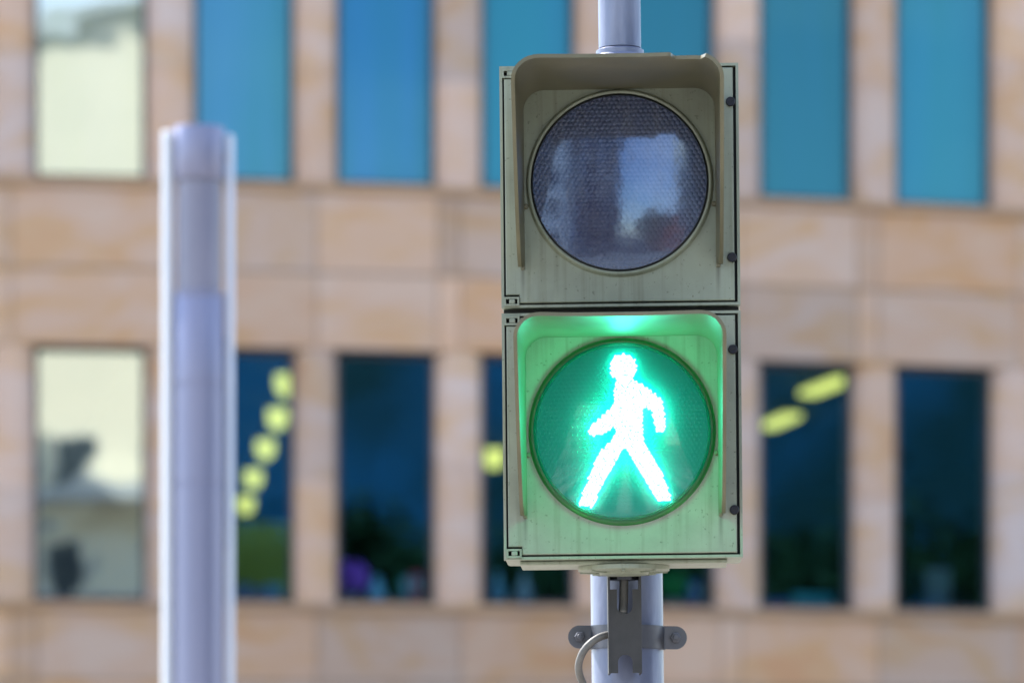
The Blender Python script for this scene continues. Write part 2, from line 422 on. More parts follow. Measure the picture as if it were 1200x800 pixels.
# window ledges: a thin projecting course at the top of each band
for (z0, z1) in bands:
    w = MB()
    for i in range(len(cuts) - 1):
        cbox(w, cuts[i] + .002, cuts[i + 1] - .002, z1 - .068, z1, 0.045, -0.30, random.uniform(.9, 1.05))
    bld(w, 'window_ledge', M['ledge'])
# piers with a softly rounded face, built of stacked blocks
for ri, (z0, z1) in enumerate([(a, b) for a, b in zip(SILL, HEAD)] + [(0.13, 2.7)]):
    for i in range(len(WX) + 1):
        a = XL if i == 0 else WX[i - 1][1]
        b = XR if i == len(WX) else WX[i][0]
        m = MB(); nb = 2
        hs = [z0 + .001] + [z0 + (z1 - z0) * (0.36 + 0.3 * random.random())] + [z1 - .001]
        for j in range(nb):
            tn = tuple(v_ * f_ for v_, f_ in zip(tone(), (1.06, 1.14, 1.28))); n = 10
            prof = []
            for q in range(n + 1):
                t = q / n; X = a + (b - a) * t
                e = abs(2 * t - 1)
                off = -0.13 + 0.12 * (1 - e ** 2.6) ** 0.6
                prof.append((X, off))
            prof = [(a, -0.36)] + prof + [(b, -0.36)]
            za, zb = hs[j] + (.006 if j else 0), hs[j + 1]
            vs = [on(X, o, za) for X, o in prof] + [on(X, o, zb) for X, o in prof]
            L_ = len(prof)
            fs = [(q, (q + 1) % L_, L_ + (q + 1) % L_, L_ + q) for q in range(L_)] + [tuple(reversed(range(L_))), tuple(range(L_, 2 * L_))]
            m.add(vs, fs, tn)
        bld(m, 'pier', M['stone'], smooth=True)
# windows
def fbox(mb, X0, X1, z0, z1, o0, o1): cbox(mb, X0, X1, z0, z1, o0, o1)
for ri in range(3):
    for ci, (a, b) in enumerate(WX):
        z0, z1 = SILL[ri], HEAD[ri]
        m = MB(); fw = 0.035
        a2, b2 = a + .002, b - .002
        fbox(m, a2, a2 + fw, z0 + .002, z1 - .002, -0.14, -0.20); fbox(m, b2 - fw, b2, z0 + .002, z1 - .002, -0.14, -0.20)
        fbox(m, a2 + fw, b2 - fw, z0 + .002, z0 + .05, -0.14, -0.20); fbox(m, a2 + fw, b2 - fw, z1 - .05, z1 - .002, -0.14, -0.20)
        wf = bld(m, 'window', M['frame'])
        g = MB(); g.add([on(a2 + fw, -.17, z0 + .05), on(b2 - fw, -.17, z0 + .05), on(b2 - fw, -.17, z1 - .05), on(a2 + fw, -.17, z1 - .05)], [(0, 1, 2, 3)])
        bld(g, 'pane', M['pane1'] if ci == 4 else M['pane'], wf)
        if ri > 0:
            g = MB(); fbox(g, a2 + .01, b2 - .01, z0 + .06, z1 - .03, -0.29, -0.295)
            bld(g, 'blind', BL[(ci - 4) % 7], wf)
# ground floor shopfront glazing
m = MB()
for ci, (a, b) in enumerate(WX): fbox(m, a + .002, b - .002, 0.135, 2.695, -0.26, -0.30)
bld(m, 'shop_glazing', M['dglass'])
# interior: slabs, walls
def inward(X, dist, z): return on(X, -dist, z)
def slab(mb, z0, z1, o0=-.44, o1=-24.5, tone=1): 
    for i in range(len(cuts) - 1): cbox(mb, cuts[i], cuts[i + 1], z0, z1, o0, o1)
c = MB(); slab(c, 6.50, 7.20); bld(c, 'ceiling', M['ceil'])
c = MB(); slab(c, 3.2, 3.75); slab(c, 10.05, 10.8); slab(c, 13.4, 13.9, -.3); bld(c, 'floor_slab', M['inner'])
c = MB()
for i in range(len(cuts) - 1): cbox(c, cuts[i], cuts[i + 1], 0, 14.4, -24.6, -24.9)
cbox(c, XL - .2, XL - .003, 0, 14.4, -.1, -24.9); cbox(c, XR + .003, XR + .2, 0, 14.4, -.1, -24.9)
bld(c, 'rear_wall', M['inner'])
c = MB()
for i in (4, 5): pass
X_ = (WX[4][1] + WX[5][0]) / 2; cbox(c, X_ - .05, X_ + .05, 3.76, 6.49, -.5, -24.5)
bld(c, 'partition', M['inner'])
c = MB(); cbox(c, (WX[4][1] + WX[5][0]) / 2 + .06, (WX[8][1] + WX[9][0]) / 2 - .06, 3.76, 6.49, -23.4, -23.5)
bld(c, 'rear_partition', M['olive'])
# ceiling lamps hanging in the lit rooms
def ceiling_lamp(px, py, d, lab, r=0.13, long=0.0):
    p = P(px, py, d); p.z = 6.50
    t = empty('ceiling_lamp', p)
    tag(t, lab, 'ceiling lamp', 'ceiling lamps inside the offices')
    h = MB(); h.lathe([(0.02, 0), (0.02, -.05), (r, -.055), (r, -.09)], 20) if not long else h.box(-r, r, -long / 2, long / 2, -.05, 0)
    h.build('lamp_housing', M['frame'], t)
    g = MB()
    if not long: g.lathe([(r * .95, -.091), (r, -.16), (r * .92, -.22), (r * .7, -.27), (r * .3, -.30)], 20)
    else: g.bbox(-r * .9, r * .9, -long / 2 + .02, long / 2 - .02, -.11, -.051, .02)
    g.build('diffuser', M['lamp'], t, True)
    return t
H_ = 6.36 - EYE
for (px, py, lab) in [(335, 445, 'topmost and largest round yellow lamp of the diagonal row behind the grey column'),
                      (325, 485, 'second yellow lamp from the top of the diagonal row'),
                      (311, 521, 'middle yellow lamp of the diagonal row of five'),
                      (297, 556, 'fourth yellow lamp down the diagonal row'),
                      (288, 587, 'lowest and smallest yellow lamp of the diagonal row')]:
    ceiling_lamp(px, py, H_ * F / (HOR - py), lab, 0.105)
ceiling_lamp(578, 532, H_ * F / (HOR - 532), 'yellow lamp half hidden behind the left edge of the signal', 0.13)
ceiling_lamp(968, 460, H_ * F / (HOR - 460), 'upper of two long yellow lamps right of the signal', 0.11, 1.35).rotation_euler = (0, 0, R(12))
ceiling_lamp(914, 500, H_ * F / (HOR - 500), 'lower of two long yellow lamps right of the signal', 0.11, 1.2).rotation_euler = (0, 0, R(10))

# things standing on the inner window boards
bd = MB()
for ci, (a, b) in enumerate(WX): cbox(bd, a - .15, b + .15, SILL[0] - .04, SILL[0] - .003, -.43, -.80)
bld(bd, 'window_board', M['curtain'])
ZB = SILL[0] - .003
def onboard(px, off=-.48):
    X = px2X(px); return on(X, off, ZB), math.atan(slope(X))
def potted(px, lab, leafm, h=0.34, wd=0.13, n=70, cat='potted plant', potm='potw'):
    p, a = onboard(px); t = empty('potted_plant', p, (0, 0, a)); tag(t, lab, cat)
    MB().lathe([(.045, 0), (.06, .09), (.065, .1), (.058, .1), (.05, .07)], 20).build('pot', M[potm], t, True)
    f = MB()
    for i in range(n):
        th = random.uniform(0, 6.28); rr = wd * math.sqrt(random.random()) * 1.1; z = 0.12 + (h - .12) * (.5 + .5 * math.sqrt(max(0, 1 - (rr / (wd * 1.12)) ** 2)) * random.uniform(-1, 1))
        c = Vector((rr * math.cos(th), rr * .7 * math.sin(th), z)); s = .028
        q = Matrix.Rotation(random.uniform(0, 3), 3, Vector((random.random(), random.random(), random.random())).normalized())
        f.add([c + q @ Vector(v) for v in ((-s, 0, -s * .6), (s, 0, -s * .6), (s, .008, s * .6), (-s, .008, s * .6))], [(0, 1, 2, 3)])
    f.build('foliage', leafm, t)
    MB().tube([(0, 0, .06), (.01, 0, .2), (-.01, 0, h * .8)], .006, 6).build('stem', M['leaf'], t)
    return t
p, a = onboard(310, -1.5); ys = empty('glow_screen', p, (0, 0, a)); tag(ys, 'yellow screen added to imitate lamp glow below the row of round lamps', 'screen')  # added yellow screen, its colour stands in for lamp glow in the room
MB().bbox(-.45, .45, -.02, .02, .02, .80, .01).build('panel', M['olive'], ys)
for sx in (-.38, .38): MB().bbox(sx - .02, sx + .02, -.15, .15, -.19, .018, .005).build('foot', M['frame'], ys)
potted(421, 'purple blossoming plant in the window left of the signal', M['blossom'], .40, .13, 240)
potted(808, 'bright green plant in the window behind the signal pole', M['gplant'], .34, .13, 220)
def binder(px, mat, lab, wd=.08, h=.3):
    p, a = onboard(px); t = empty('ring_binder', p, (0, 0, a)); tag(t, lab, 'binder', 'binders on the window boards')
    MB().bbox(-wd / 2, wd / 2, -.13, .13, .001, h, .004).build('cover', mat, t)
    MB().lathe([(.012, -.003), (.012, .003), (.008, .003)], 14, 'y', (0, -.132, h * .3)).build('ring_hole', M['gasket'], t)
    MB().box(-wd * .35, wd * .35, -.1325, -.1305, h * .5, h * .85).build('spine_label', M['curtain'], t)
binder(497, M['red'], 'red binder at the right end of the third lower window', .1, .30)
binder(484, M['tealc'], 'teal binder beside the red one on the window board', .06, .26)
binder(292, M['blue'], 'dark blue binder beside the grey column in the lower window', .13, .18)
binder(312, M['blue'], 'navy binder next to a dark blue one in the lower window', .09, .16)
binder(828, M['blue'], 'blue binder right of the bright green plant', .09, .26)
def vase(px, mat, lab, h=.3, r=.06):
    p, a = onboard(px); o = MB().lathe([(r * .6, 0), (r, h * .25), (r * .95, h * .55), (r * .45, h * .8), (r * .5, h), (r * .4, h), (r * .38, h * .8)], 24).build('vase', mat, None, True)
    o.location = p; tag(o, lab, 'vase')
vase(452, M['cyan'], 'pale blue vase between purple plant and teal binder', .26, .075)
vase(596, M['cyan'], 'light cyan vase at the left of the window behind the signal', .32, .07)
vase(628, M['potw'], 'whitish vase to the right of the cyan vase behind the signal', .30, .08)
def crate(px, mat, lab, wd, h):
    p, a = onboard(px); t = empty('storage_box', p, (0, 0, a)); tag(t, lab, 'box')
    MB().bbox(-wd / 2, wd / 2, -.1, .1, .001, h, .006).build('box_body', mat, t)
    MB().bbox(-wd / 2 - .006, wd / 2 + .006, -.106, .106, h - .03, h + .008, .004).build('lid', mat, t)
crate(970, M['tealc'], 'low teal box in the window with the two long lamps', .38, .16)
crate(925, M['blue'], 'dark blue box to the left of the low teal box', .2, .10)
crate(328, M['cyan'], 'light grey blue box by the pier in the second lower window', .13, .17)
crate(1085, M['red'], 'low reddish box in the rightmost full lower window', .25, .06)
# gathered curtain at the right edge of the last window
p, a = onboard(1145, -.9); cm = MB(); n = 40
for i in range(n):
    x0, x1 = -.12 + .24 * i / n, -.12 + .24 * (i + 1) / n
    y0, y1 = .02 * math.sin(i * 1.1), .02 * math.sin((i + 1) * 1.1)
    cm.hexa([(x0, y0, -.1), (x1, y1, -.1), (x1, y1 + .004, -.1), (x0, y0 + .004, -.1), (x0, y0, .45), (x1, y1, .45), (x1, y1 + .004, .45), (x0, y0 + .004, .45)])
o = cm.build('half_curtain', M['curtain']); o.location = p; o.rotation_euler = (0, 0, a)
tag(o, 'short pale curtain in the lower right corner of the last window', 'curtain')

# ---------------------------------------------------------------- across the street (seen only as reflections)
def house(name, x0, x1, y0, y1, h, hl, mat, lab, rot=0, slopex=0.0, balc=False, win=(1.1, 1.5, 2.6)):
    cx, cy = (x0 + x1) / 2, (y0 + y1) / 2
    t = empty(name, (cx, cy, 0.0), (0, 0, rot)); tag(t, lab, 'building')
    hx, hy = (x1 - x0) / 2, (y1 - y0) / 2
    MB().hexa([(-hx, -hy, 0), (hx, -hy, 0), (hx, hy, 0), (-hx, hy, 0), (-hx, -hy, h - slopex), (hx, -hy, h + slopex), (hx, hy, h + slopex), (-hx, hy, h - slopex)]).build('wall', mat, t)
    MB().hexa([(-hx - .3, -hy - .3, h - slopex + .002), (hx + .3, -hy - .3, h + slopex + .002), (hx + .3, hy + .3, h + slopex + .002), (-hx - .3, hy + .3, h - slopex + .002),
               (-hx - .3, -hy - .3, h - slopex + .4), (hx + .3, -hy - .3, h + slopex + .4), (hx + .3, hy + .3, h + slopex + .4), (-hx - .3, hy + .3, h - slopex + .4)]).build('roof', M['curtain'] if balc else M['slate'], t)
    fl = int((hl) // 3.2)
    nx = max(2, int(2 * hx // win[2]))
    for f in range(fl):
        for i in range(nx):
            x = -hx + (i + .5) * 2 * hx / nx; z = 1.0 + f * 3.2
            wnd = MB().box(x - win[0] / 2, x + win[0] / 2, hy + .003, hy + .06, z, z + win[1]).build('window', M['curtain'], t)
            MB().box(x - win[0] / 2 + .08, x + win[0] / 2 - .08, hy + .062, hy + .07, z + .08, z + win[1] - .08).build('pane', M['dglass'], wnd)
        if balc:
            MB().box(-hx + .2, hx - .2, hy + .08, hy + 1.2, f * 3.2 + .2, f * 3.2 + 1.1 + .002).build('balcony', M['palegrey'], t)
    return t
house('tall_house', 10.0, 18.2, -74, -62, 27.7, 19, M['cream'], 'tall cream rendered house with grey balconies across the street', 0, 0.9, True)
house('glass_tower', -17, -2.2, -58, -44, 34, 31, M['towerstone'], 'tall grey office tower with narrow glazed strips across the street', win=(1.9, 2.9, 2.4))
house('grey_block', -24, -7.0, -40, -30, 13, 12, M['palegrey'], 'plain pale grey block in front of the tower', win=(1.6, 2.0, 2.6))
house('low_house', 2.5, 7.5, -60, -50, 5.5, 4, M['redbrick'], 'low brick red house beyond the trees across the street')
house('added_blue_block', 9, 43, -16, -6, 14.2, 0, M['bluefac'], 'long low dark blue block across the street, added to darken the lower window reflections', R(24))  # unseen block added so the lower panes mirror dark instead of pale sky
def tree(x, y, h, lab):
    t = empty('street_tree', (x, y, 0)); tag(t, lab, 'tree', 'trees across the street')
    tk = MB(); tk.tube([(0, 0, 0), (.1, .05, h * .25), (0, .1, h * .5), (.1, 0, h * .8)], [.22, .17, .11, .04], 10)
    for i in range(7):
        a = i * 0.9; z = h * (.28 + .07 * i); r = h * .22
        tk.tube([(0, .05, z), (r * .5 * math.cos(a), r * .5 * math.sin(a), z + h * .07), (r * math.cos(a), r * math.sin(a), z + h * .16)], [.08, .05, .02], 6)
    tk.build('trunk', M['bark'], t, True)
    cl = [Vector((random.gauss(0, h * .15), random.gauss(0, h * .15), h * random.uniform(.42, .9))) for _ in range(22)]
    f = MB()
    for i in range(7000):
        c = random.choice(cl) + Vector([random.gauss(0, h * .055) for _ in range(3)]); s = .19
        q = Matrix.Rotation(random.uniform(0, 6.3), 3, Vector([random.gauss(0, 1) for _ in range(3)]).normalized())
        f.add([c + q @ Vector(v) for v in ((-s, 0, 0), (0, -s * .5, .02), (s, 0, 0), (0, s * .5, .02))], [(0, 1, 2, 3)])
    f.build('crown', M['leaf'], t, fix=False)
for i, (x, y, h) in enumerate([(11, -8, 8.5), (15.5, -6.5, 9), (20, -4, 8), (24.5, -2, 9), (29, 0, 8.5), (34, 2.5, 9), (2.6, -42, 5.5)]):
    tree(x, y, h, ['nearest round tree beside the cream house', 'second tree along the far pavement', 'broad tree opposite the office', 'tree at the far kerb bend', 'tallest tree of the far row', 'last tree of the far row', 'small tree between the tower and the low red house'][i])

# ---------------------------------------------------------------- grey light column, out of focus
DP = 12.0
def zc(py): return EYE + (HOR - py) * DP / F
colm = empty('light_column', ((233.5 - 600) * DP / F, DP, 0.13))
tag(colm, 'blurred grey metal light column with two shiny side rods', 'light column')
q = DP / F
rb = 30 * q
def cz(py): return zc(py) - 0.13
m = MB()
m.lathe([(rb * 1.3, 0), (rb * 1.3, .02), (rb, .03), (rb, cz(571)), (rb * .97, cz(570)), (rb * .97, cz(567)), (rb, cz(566)), (rb, cz(454)), (rb * .97, cz(453)), (rb * .97, cz(450)), (rb, cz(449)), (rb, cz(350)), (rb * .94, cz(347)), (rb * .8, cz(346))], 48)
m.build('shaft', M['post'], colm, True)
MB().lathe([(rb * .88, cz(346) + .001), (rb * .88, cz(213))], 40).build('inner_tube', M['opal'], colm, True)
MB().lathe([(rb * .3, cz(213) + .001), (rb * .96, cz(212)), (rb, cz(210)), (rb, cz(153)), (rb * .96, cz(150)), (rb * .4, cz(149.5))], 48).build('cap', M['post'], colm, True)
MB().lathe([(rb * 1.0, cz(349)), (rb * 1.02, cz(348)), (rb * 1.02, cz(345)), (rb * 1.0, cz(344)), (rb * .90, cz(343))], 48).build('collar', M['post'], colm, True)
for s, top in ((-1, 153), (1, 158)):
    m = MB(); r = (7.5 if s < 0 else 4.8) * q
    x = s * 36.2 * q
    m.lathe([(r * 1.4, .0), (r, .02), (r, cz(top + 3)), (r * .7, cz(top + 1)), (r * .2, cz(top))], 24, c=(x, -.005, 0))
    o = m.build('side_rod', M['rod'], colm, True)
    for py in (185, 400, 640, 900):
        MB().box(min(x, s * rb * .98), max(x, s * rb * .98), -.006, .006, cz(py) - .008, cz(py) + .008).build('rod_clip', M['screw'], o)

# ---------------------------------------------------------------- signal pole
K = 1.0 / 1060.0      # metres per photo pixel at the signal's face (5 m away)
DPOLE = 5.19
def zp(py): return EYE + (HOR - py) * DPOLE / F
pole = empty('signal_pole', (P(757.5, 1300, DPOLE).x, DPOLE, 0.13), (0, R(-0.72), 0))
tag(pole, 'grey painted metal pole carrying the pedestrian signal', 'pole')
pr = 42.3 * DPOLE / F
def pz(py): return zp(py) - 0.13
MB().lathe([(.11, 0), (.11, .012), (pr * 1.15, .02), (pr * 1.15, .25), (pr, .27), (pr, pz(84))], 64).build('shaft', M['polep'], pole, True)
MB().lathe([(pr * .95, pz(84) + .001), (.029, pz(66)), (.0275, pz(65)), (.0275, pz(60)), (.0245, pz(58))], 64).build('reducer', M['polep'], pole, True)
MB().lathe([(.0243, pz(58) + .001), (.0243, pz(-180)), (.02, pz(-183))], 64).build('upper_tube', M['polep'], pole, True)

# ---------------------------------------------------------------- pedestrian signal
sig = empty('pedestrian_signal', P(730.5, 654, 5.0), (0, R(-0.55), R(-1.9)))
tag(sig, 'weathered grey pedestrian signal showing a lit green walking figure', 'traffic light')

def rounded(mb, pts2, y0, y1): pass
def frame_ring(mb, x0, x1, z0, z1, t, y0, y1):
    mb.box(x0, x1, y0, y1, z1 - t, z1); mb.box(x0, x1, y0, y1, z0, z0 + t)
    mb.box(x0, x0 + t, y0, y1, z0 + t, z1 - t); mb.box(x1 - t, x1, y0, y1, z0 + t, z1 - t)

def arch(hw, r, z_top, z_bot, n=8, ns=20, nt=70):
    """profile of the visor in x,z from lower left, over the top, to lower right; returns (x, z, kind)"""
    pts = [(-hw, z_bot + (z_top - r - z_bot) * i / ns) for i in range(ns)]
    pts += [(-hw + r - r * math.cos(math.pi / 2 * i / n), z_top - r + r * math.sin(math.pi / 2 * i / n)) for i in range(n + 1)]
    pts += [(-hw + r + (2 * hw - 2 * r) * i / nt, z_top) for i in range(1, nt)]
    pts += [(hw - r + r * math.sin(math.pi / 2 * i / n), z_top - r + r * math.cos(math.pi / 2 * i / n)) for i in range(n + 1)]
    pts += [(hw, z_top - r - (z_top - r - z_bot) * i / ns) for i in range(1, ns + 1)]
    return pts

def module(zb, h, lens_z, lens_r, lit):
    """zb bottom z, h height, all metres, local to the signal; the door face is y = 0"""
    hw = 140 * K
    zt = zb + h
    # shell
    s = MB(); s.bbox(-hw, hw, .012, .105, zb, zt, .004)
    frame_ring(s, -hw, hw, zb, zt, 3.2 * K, -.001, .0135)
    shell = s.build('housing', M['house'], sig)
    g = MB(); g.box(-hw + 3.4 * K, hw - 3.4 * K, .0095, .0115, zb + 3.4 * K, zt - 3.4 * K)
    g.build('door_gasket', M['gasket'], sig)
    # door (notched corners on the left for the hinges) : one big slab
    dl, dr, db, dt = -hw + 5.4 * K, hw - 6.6 * K, zb + 5.4 * K, zt - 5.4 * K
    nx, nz_ = 16 * K, 9.5 * K
    outline = [(dl, db + nz_), (dl + nx, db + nz_), (dl + nx, db), (dr, db), (dr, dt), (dl + nx, dt), (dl + nx, dt - nz_), (dl, dt - nz_)]
    b = bmesh.new()
    f = b.faces.new([b.verts.new((x, .0090, z)) for x, z in outline])
    ex = bmesh.ops.extrude_face_region(b, geom=[f])
    for v in ex['geom']:
        if isinstance(v, bmesh.types.BMVert): v.co.y = -.002
    front = [e for e in b.edges if all(abs(v.co.y + .002) < 1e-6 for v in e.verts)]
    bmesh.ops.bevel(b, geom=front, offset=.0016, segments=3, affect='EDGES', profile=.6)
    b.verts.index_update()
    d = MB(); d.add([v.co[:] for v in b.verts], [[v.index for v in f_.verts] for f_ in b.faces]); b.free()
    door = d.build('door', M['house'], sig)
    # hinges
    for zz in (zb + 2 * K, zt - 14 * K):
        x0, x1, z0, z1 = -hw + 3 * K, -hw + 21 * K, zz, zz + 10.5 * K
        hg = MB(); frame_ring(hg, x0, x1, z0, z1, 2.3 * K, -.0035, .0088)
        hg.bbox(x0 + 6 * K, x0 + 13 * K, -.0035, .006, z0 + 2.6 * K, z1 - 2.6 * K, .0008)
        hg.build('hinge', M['house'], sig)
    # slotted screws
    for zz in ((zt - 46 * K), (zb + 55 * K)):
        xs = hw - 9.5 * K; r = 5.6 * K
        sc = MB(); sc.lathe([(r * .9, -.0021), (r, -.0035), (r, -.0052), (r * .86, -.0062)], 24, 'y', (xs, 0, zz))
        sw = sc.build('screw', M['screw'], sig, True)
        sl = MB(); a = random.uniform(0.2, 1.1); u = Vector((math.cos(a), 0, math.sin(a))); v = Vector((-math.sin(a), 0, math.cos(a)))
        c0 = Vector((xs, -.0063, zz)); l, wd = r * .84, r * .13
        pts = [c0 - u * l - v * wd, c0 + u * l - v * wd, c0 + u * l + v * wd, c0 - u * l + v * wd]
        sl.hexa([p_ + Vector((0, .0004, 0)) for p_ in pts] + [p_ - Vector((0, .0003, 0)) for p_ in pts])
        sl.build('slot', M['gasket'], sw)
    # lens ring, gasket; lit ones tinted translucent green to carry spill onto the door
    c = (0, 0, lens_z); Ro = lens_r; rs = .7 if lit else 1
    MB().lathe([(Ro + 2 * K, -.0019), (Ro + 1 * K, -.005 * rs), (Ro - .5 * K, -.0082 * rs), (Ro - 1.8 * K, -.0088 * rs), (Ro - 3.6 * K, -.0082 * rs), (Ro - 4 * K, -.006 * rs), (Ro - 4 * K, -.0019)], 128, 'y', c, False).build('lens_ring', M['ringlit'] if lit else M['house'], sig, True)
    MB().lathe([(Ro - 4.1 * K, -.0030), (Ro - 4.1 * K, -.0070), (Ro - 6.2 * K, -.0080), (Ro - 7.4 * K, -.0065), (Ro - 7.4 * K, -.0030)], 128, 'y', c, False).build('lens_gasket', M['gasket'] if not lit else M['skirt'], sig, True)
    # backing; the lit one carries added emission
    MB().lathe([(Ro - 4.2 * K, -.0022), (Ro - 4.2 * K, -.0034)], 96, 'y', c).build('reflector', M['teal'] if lit else M['dkgrey'], sig)
    # lens: domed sheet of small hexagonal pillows
    Rl = Ro - 6.2 * K; st = .00075; n = int(Rl / st) + 1
    pitch = .0054
    dh = .013 if lit else .0042
    def height(x, z):
        dome = dh * (1 - (x * x + z * z) / (Rl * Rl))
        best = 9
        ry = pitch * math.sqrt(3)
        for ox, oz in ((0, 0), (pitch / 2, ry / 2)):
            xx = (x - ox + pitch * 1000.5) % pitch - pitch / 2
            zz2 = (z - oz + ry * 1000.5) % ry - ry / 2
            best = min(best, xx * xx + zz2 * zz2)
        return -.0068 - dome - (.0012 if lit else .0012) * (1 - best / (pitch * pitch / 3))
    idx = {}; vs = []; fs = []
    for i in range(-n, n + 1):
        for j in range(-n, n + 1):
            x, z = i * st, j * st
            if x * x + z * z <= Rl * Rl: idx[(i, j)] = len(vs); vs.append((x, height(x, z), lens_z + z))
    for (i, j) in idx:
        if (i + 1, j) in idx and (i, j + 1) in idx and (i + 1, j + 1) in idx:
            fs.append((idx[(i, j)], idx[(i + 1, j)], idx[(i + 1, j + 1)], idx[(i, j + 1)]))
    lm = MB(); lm.add(vs, fs); lm.build('prism_sheet', M['lens1'] if lit else M['pattern0'], sig, True, fix=False)
    dh2 = .0145 if lit else .0056
    pf = [(Rl * i / 40, -.0078 - dh2 * (1 - (i / 40) ** 2)) for i in range(40, 0, -1)]
    cv = MB(); cv.lathe(pf, 96, 'y', c, False)
    k0 = len(cv.v); cv.add([(0, -.0078 - dh2, lens_z)], []); cv.f += [(39 * 96 + q_, 39 * 96 + (q_ + 1) % 96, k0) for q_ in range(96)]; cv.t += [1.0] * 96
    cv.build('lens', M['cover1'] if lit else M['lens0'], sig, True)
    # visor
    hv = 112 * K; ztv = zt - 29 * K; zbv = lens_z - 97 * K; rc = 24 * K; Lf = .200; th = .0028
    pr_ = arch(hv, rc, ztv, zbv)
    nrm = []
    for i, p in enumerate(pr_):
        a = pr_[max(0, i - 1)]; b2 = pr_[min(len(pr_) - 1, i + 1)]
        dx, dz = b2[0] - a[0], b2[1] - a[1]; l = math.hypot(dx, dz); nrm.append((-dz / l, dx / l))
    def length(x, z):
        t = (ztv - z) / (ztv - zbv)
        if t < 0.08: L_ = Lf
        else:
            u = (t - .08) / .92
            L_ = .006 + (Lf - .006) * (1 - u) ** 0.65
        if not lit and z > ztv - .001:
            e = min((x - 60 * K), (104 * K - x)) / (4 * K)
            if e > 0: L_ -= .021 * min(1, e)
        L_ += .0006 * math.sin(x * 90 + z * 40)
        return L_
    rows = 9; vs = []; m_ = len(pr_)
    rg = lit * 40 + 1
    for side in (0, 1):
        for k_ in range(rows + 1):
            t = k_ / rows
            for i, (x, z) in enumerate(pr_):
                ln = length(x, z); o = side * th
                flare = 1 + .0 * t
                lip = .0012 * max(0, (t - .96) / .04) if side else 0
                sag = -.0022 * t * math.sin((x / hv * .5 + .5) * math.pi) * (1 if z > ztv - .001 else 0) * (1 if lit else .4)
                fx = (nrm[i][0] * (o + lip + .0035 * t)); fz = nrm[i][1] * (o + lip)
                vs.append((x * flare + fx, -.0018 - ln * t, z + fz + sag))
    W_ = m_; H1 = (rows + 1) * W_
    fs = []
    for k_ in range(rows):
        for i in range(m_ - 1):
            a = k_ * W_ + i
            fs.append((a, a + 1, a + W_ + 1, a + W_)); fs.append((H1 + a, H1 + a + W_, H1 + a + W_ + 1, H1 + a + 1))
    for i in range(m_ - 1):
        a = rows * W_ + i; fs.append((a, a + 1, H1 + a + 1, H1 + a))
        a = i; fs.append((a + 1, a, H1 + a, H1 + a + 1))
    for k_ in range(rows):
        for i in (0, m_ - 1):
            a = k_ * W_ + i; fs.append((a, a + W_, H1 + a + W_, H1 + a))
    v_ = MB(); v_.add(vs, fs); v_.build('visor', M['visor'], sig, True)
    # flange strip where the visor sits on the door
    fl = MB()
    for s_ in (-1, 1):
        fl.bbox(s_ * (hv + 2.5 * K) - 2.6 * K, s_ * (hv + 2.5 * K) + 2.6 * K, -.0045, -.0019, zbv - 3 * K, zbv + 34 * K, .0008)
        fl.lathe([(3.2 * K, -.0019), (3.2 * K, -.004), (2 * K, -.005)], 14, 'y', (s_ * (hv - 2 * K), 0, lens_z - 26 * K))
    fl.build('visor_clip', M['visor'], sig)

M['visor'] = paint('visor_plastic', (0.21, 0.19, 0.12), (0.15, 0.14, 0.085), 0.40, scale=12, bump=0.06)
UP_B, UP_T = (654 - 359) * K, (654 - 76) * K
LO_B, LO_T = 0.0, (654 - 365.5) * K
module(LO_B, LO_T - LO_B, (654 - 506) * K, 108 * K, True)
module(UP_B, UP_T - UP_B, (654 - 215) * K, 108 * K, False)
# joint between the two modules
j = MB(); j.box(-138 * K, 138 * K, .014, .10, LO_T + .0003, UP_B - .0003)
j.build('joint_seal', M['gasket'], sig)
# underside: tray, ribbed mounting disc, threaded nipple
u = MB(); u.bbox(-122 * K, 122 * K, .016, .100, -.005, -.0005, .0015)
u.build('bottom_tray', M['house'], sig)
u = MB(); u.lathe([(54 * K, -.0052), (54 * K, -.0100), (48 * K, -.0115), (30 * K, -.0115), (28 * K, -.0145), (12 * K, -.0150)], 48, 'z', (0, .058, 0))
for i in range(8):
    a = i * math.pi / 4; c_, s_ = math.cos(a), math.sin(a)
    u.hexa([(30 * K * c_ - .0015 * s_, .058 + 30 * K * s_ + .0015 * c_, -.0135), (30 * K * c_ + .0015 * s_, .058 + 30 * K * s_ - .0015 * c_, -.0135),
            (52 * K * c_ + .0015 * s_, .058 + 52 * K * s_ - .0015 * c_, -.0125), (52 * K * c_ - .0015 * s_, .058 + 52 * K * s_ + .0015 * c_, -.0125),
            (30 * K * c_ - .0015 * s_, .058 + 30 * K * s_ + .0015 * c_, -.0114), (30 * K * c_ + .0015 * s_, .058 + 30 * K * s_ - .0015 * c_, -.0114),
            (52 * K * c_ + .0015 * s_, .058 + 52 * K * s_ - .0015 * c_, -.0112), (52 * K * c_ - .0015 * s_, .058 + 52 * K * s_ + .0015 * c_, -.0112)])
u.build('mounting_disc', M['house'], sig, False)

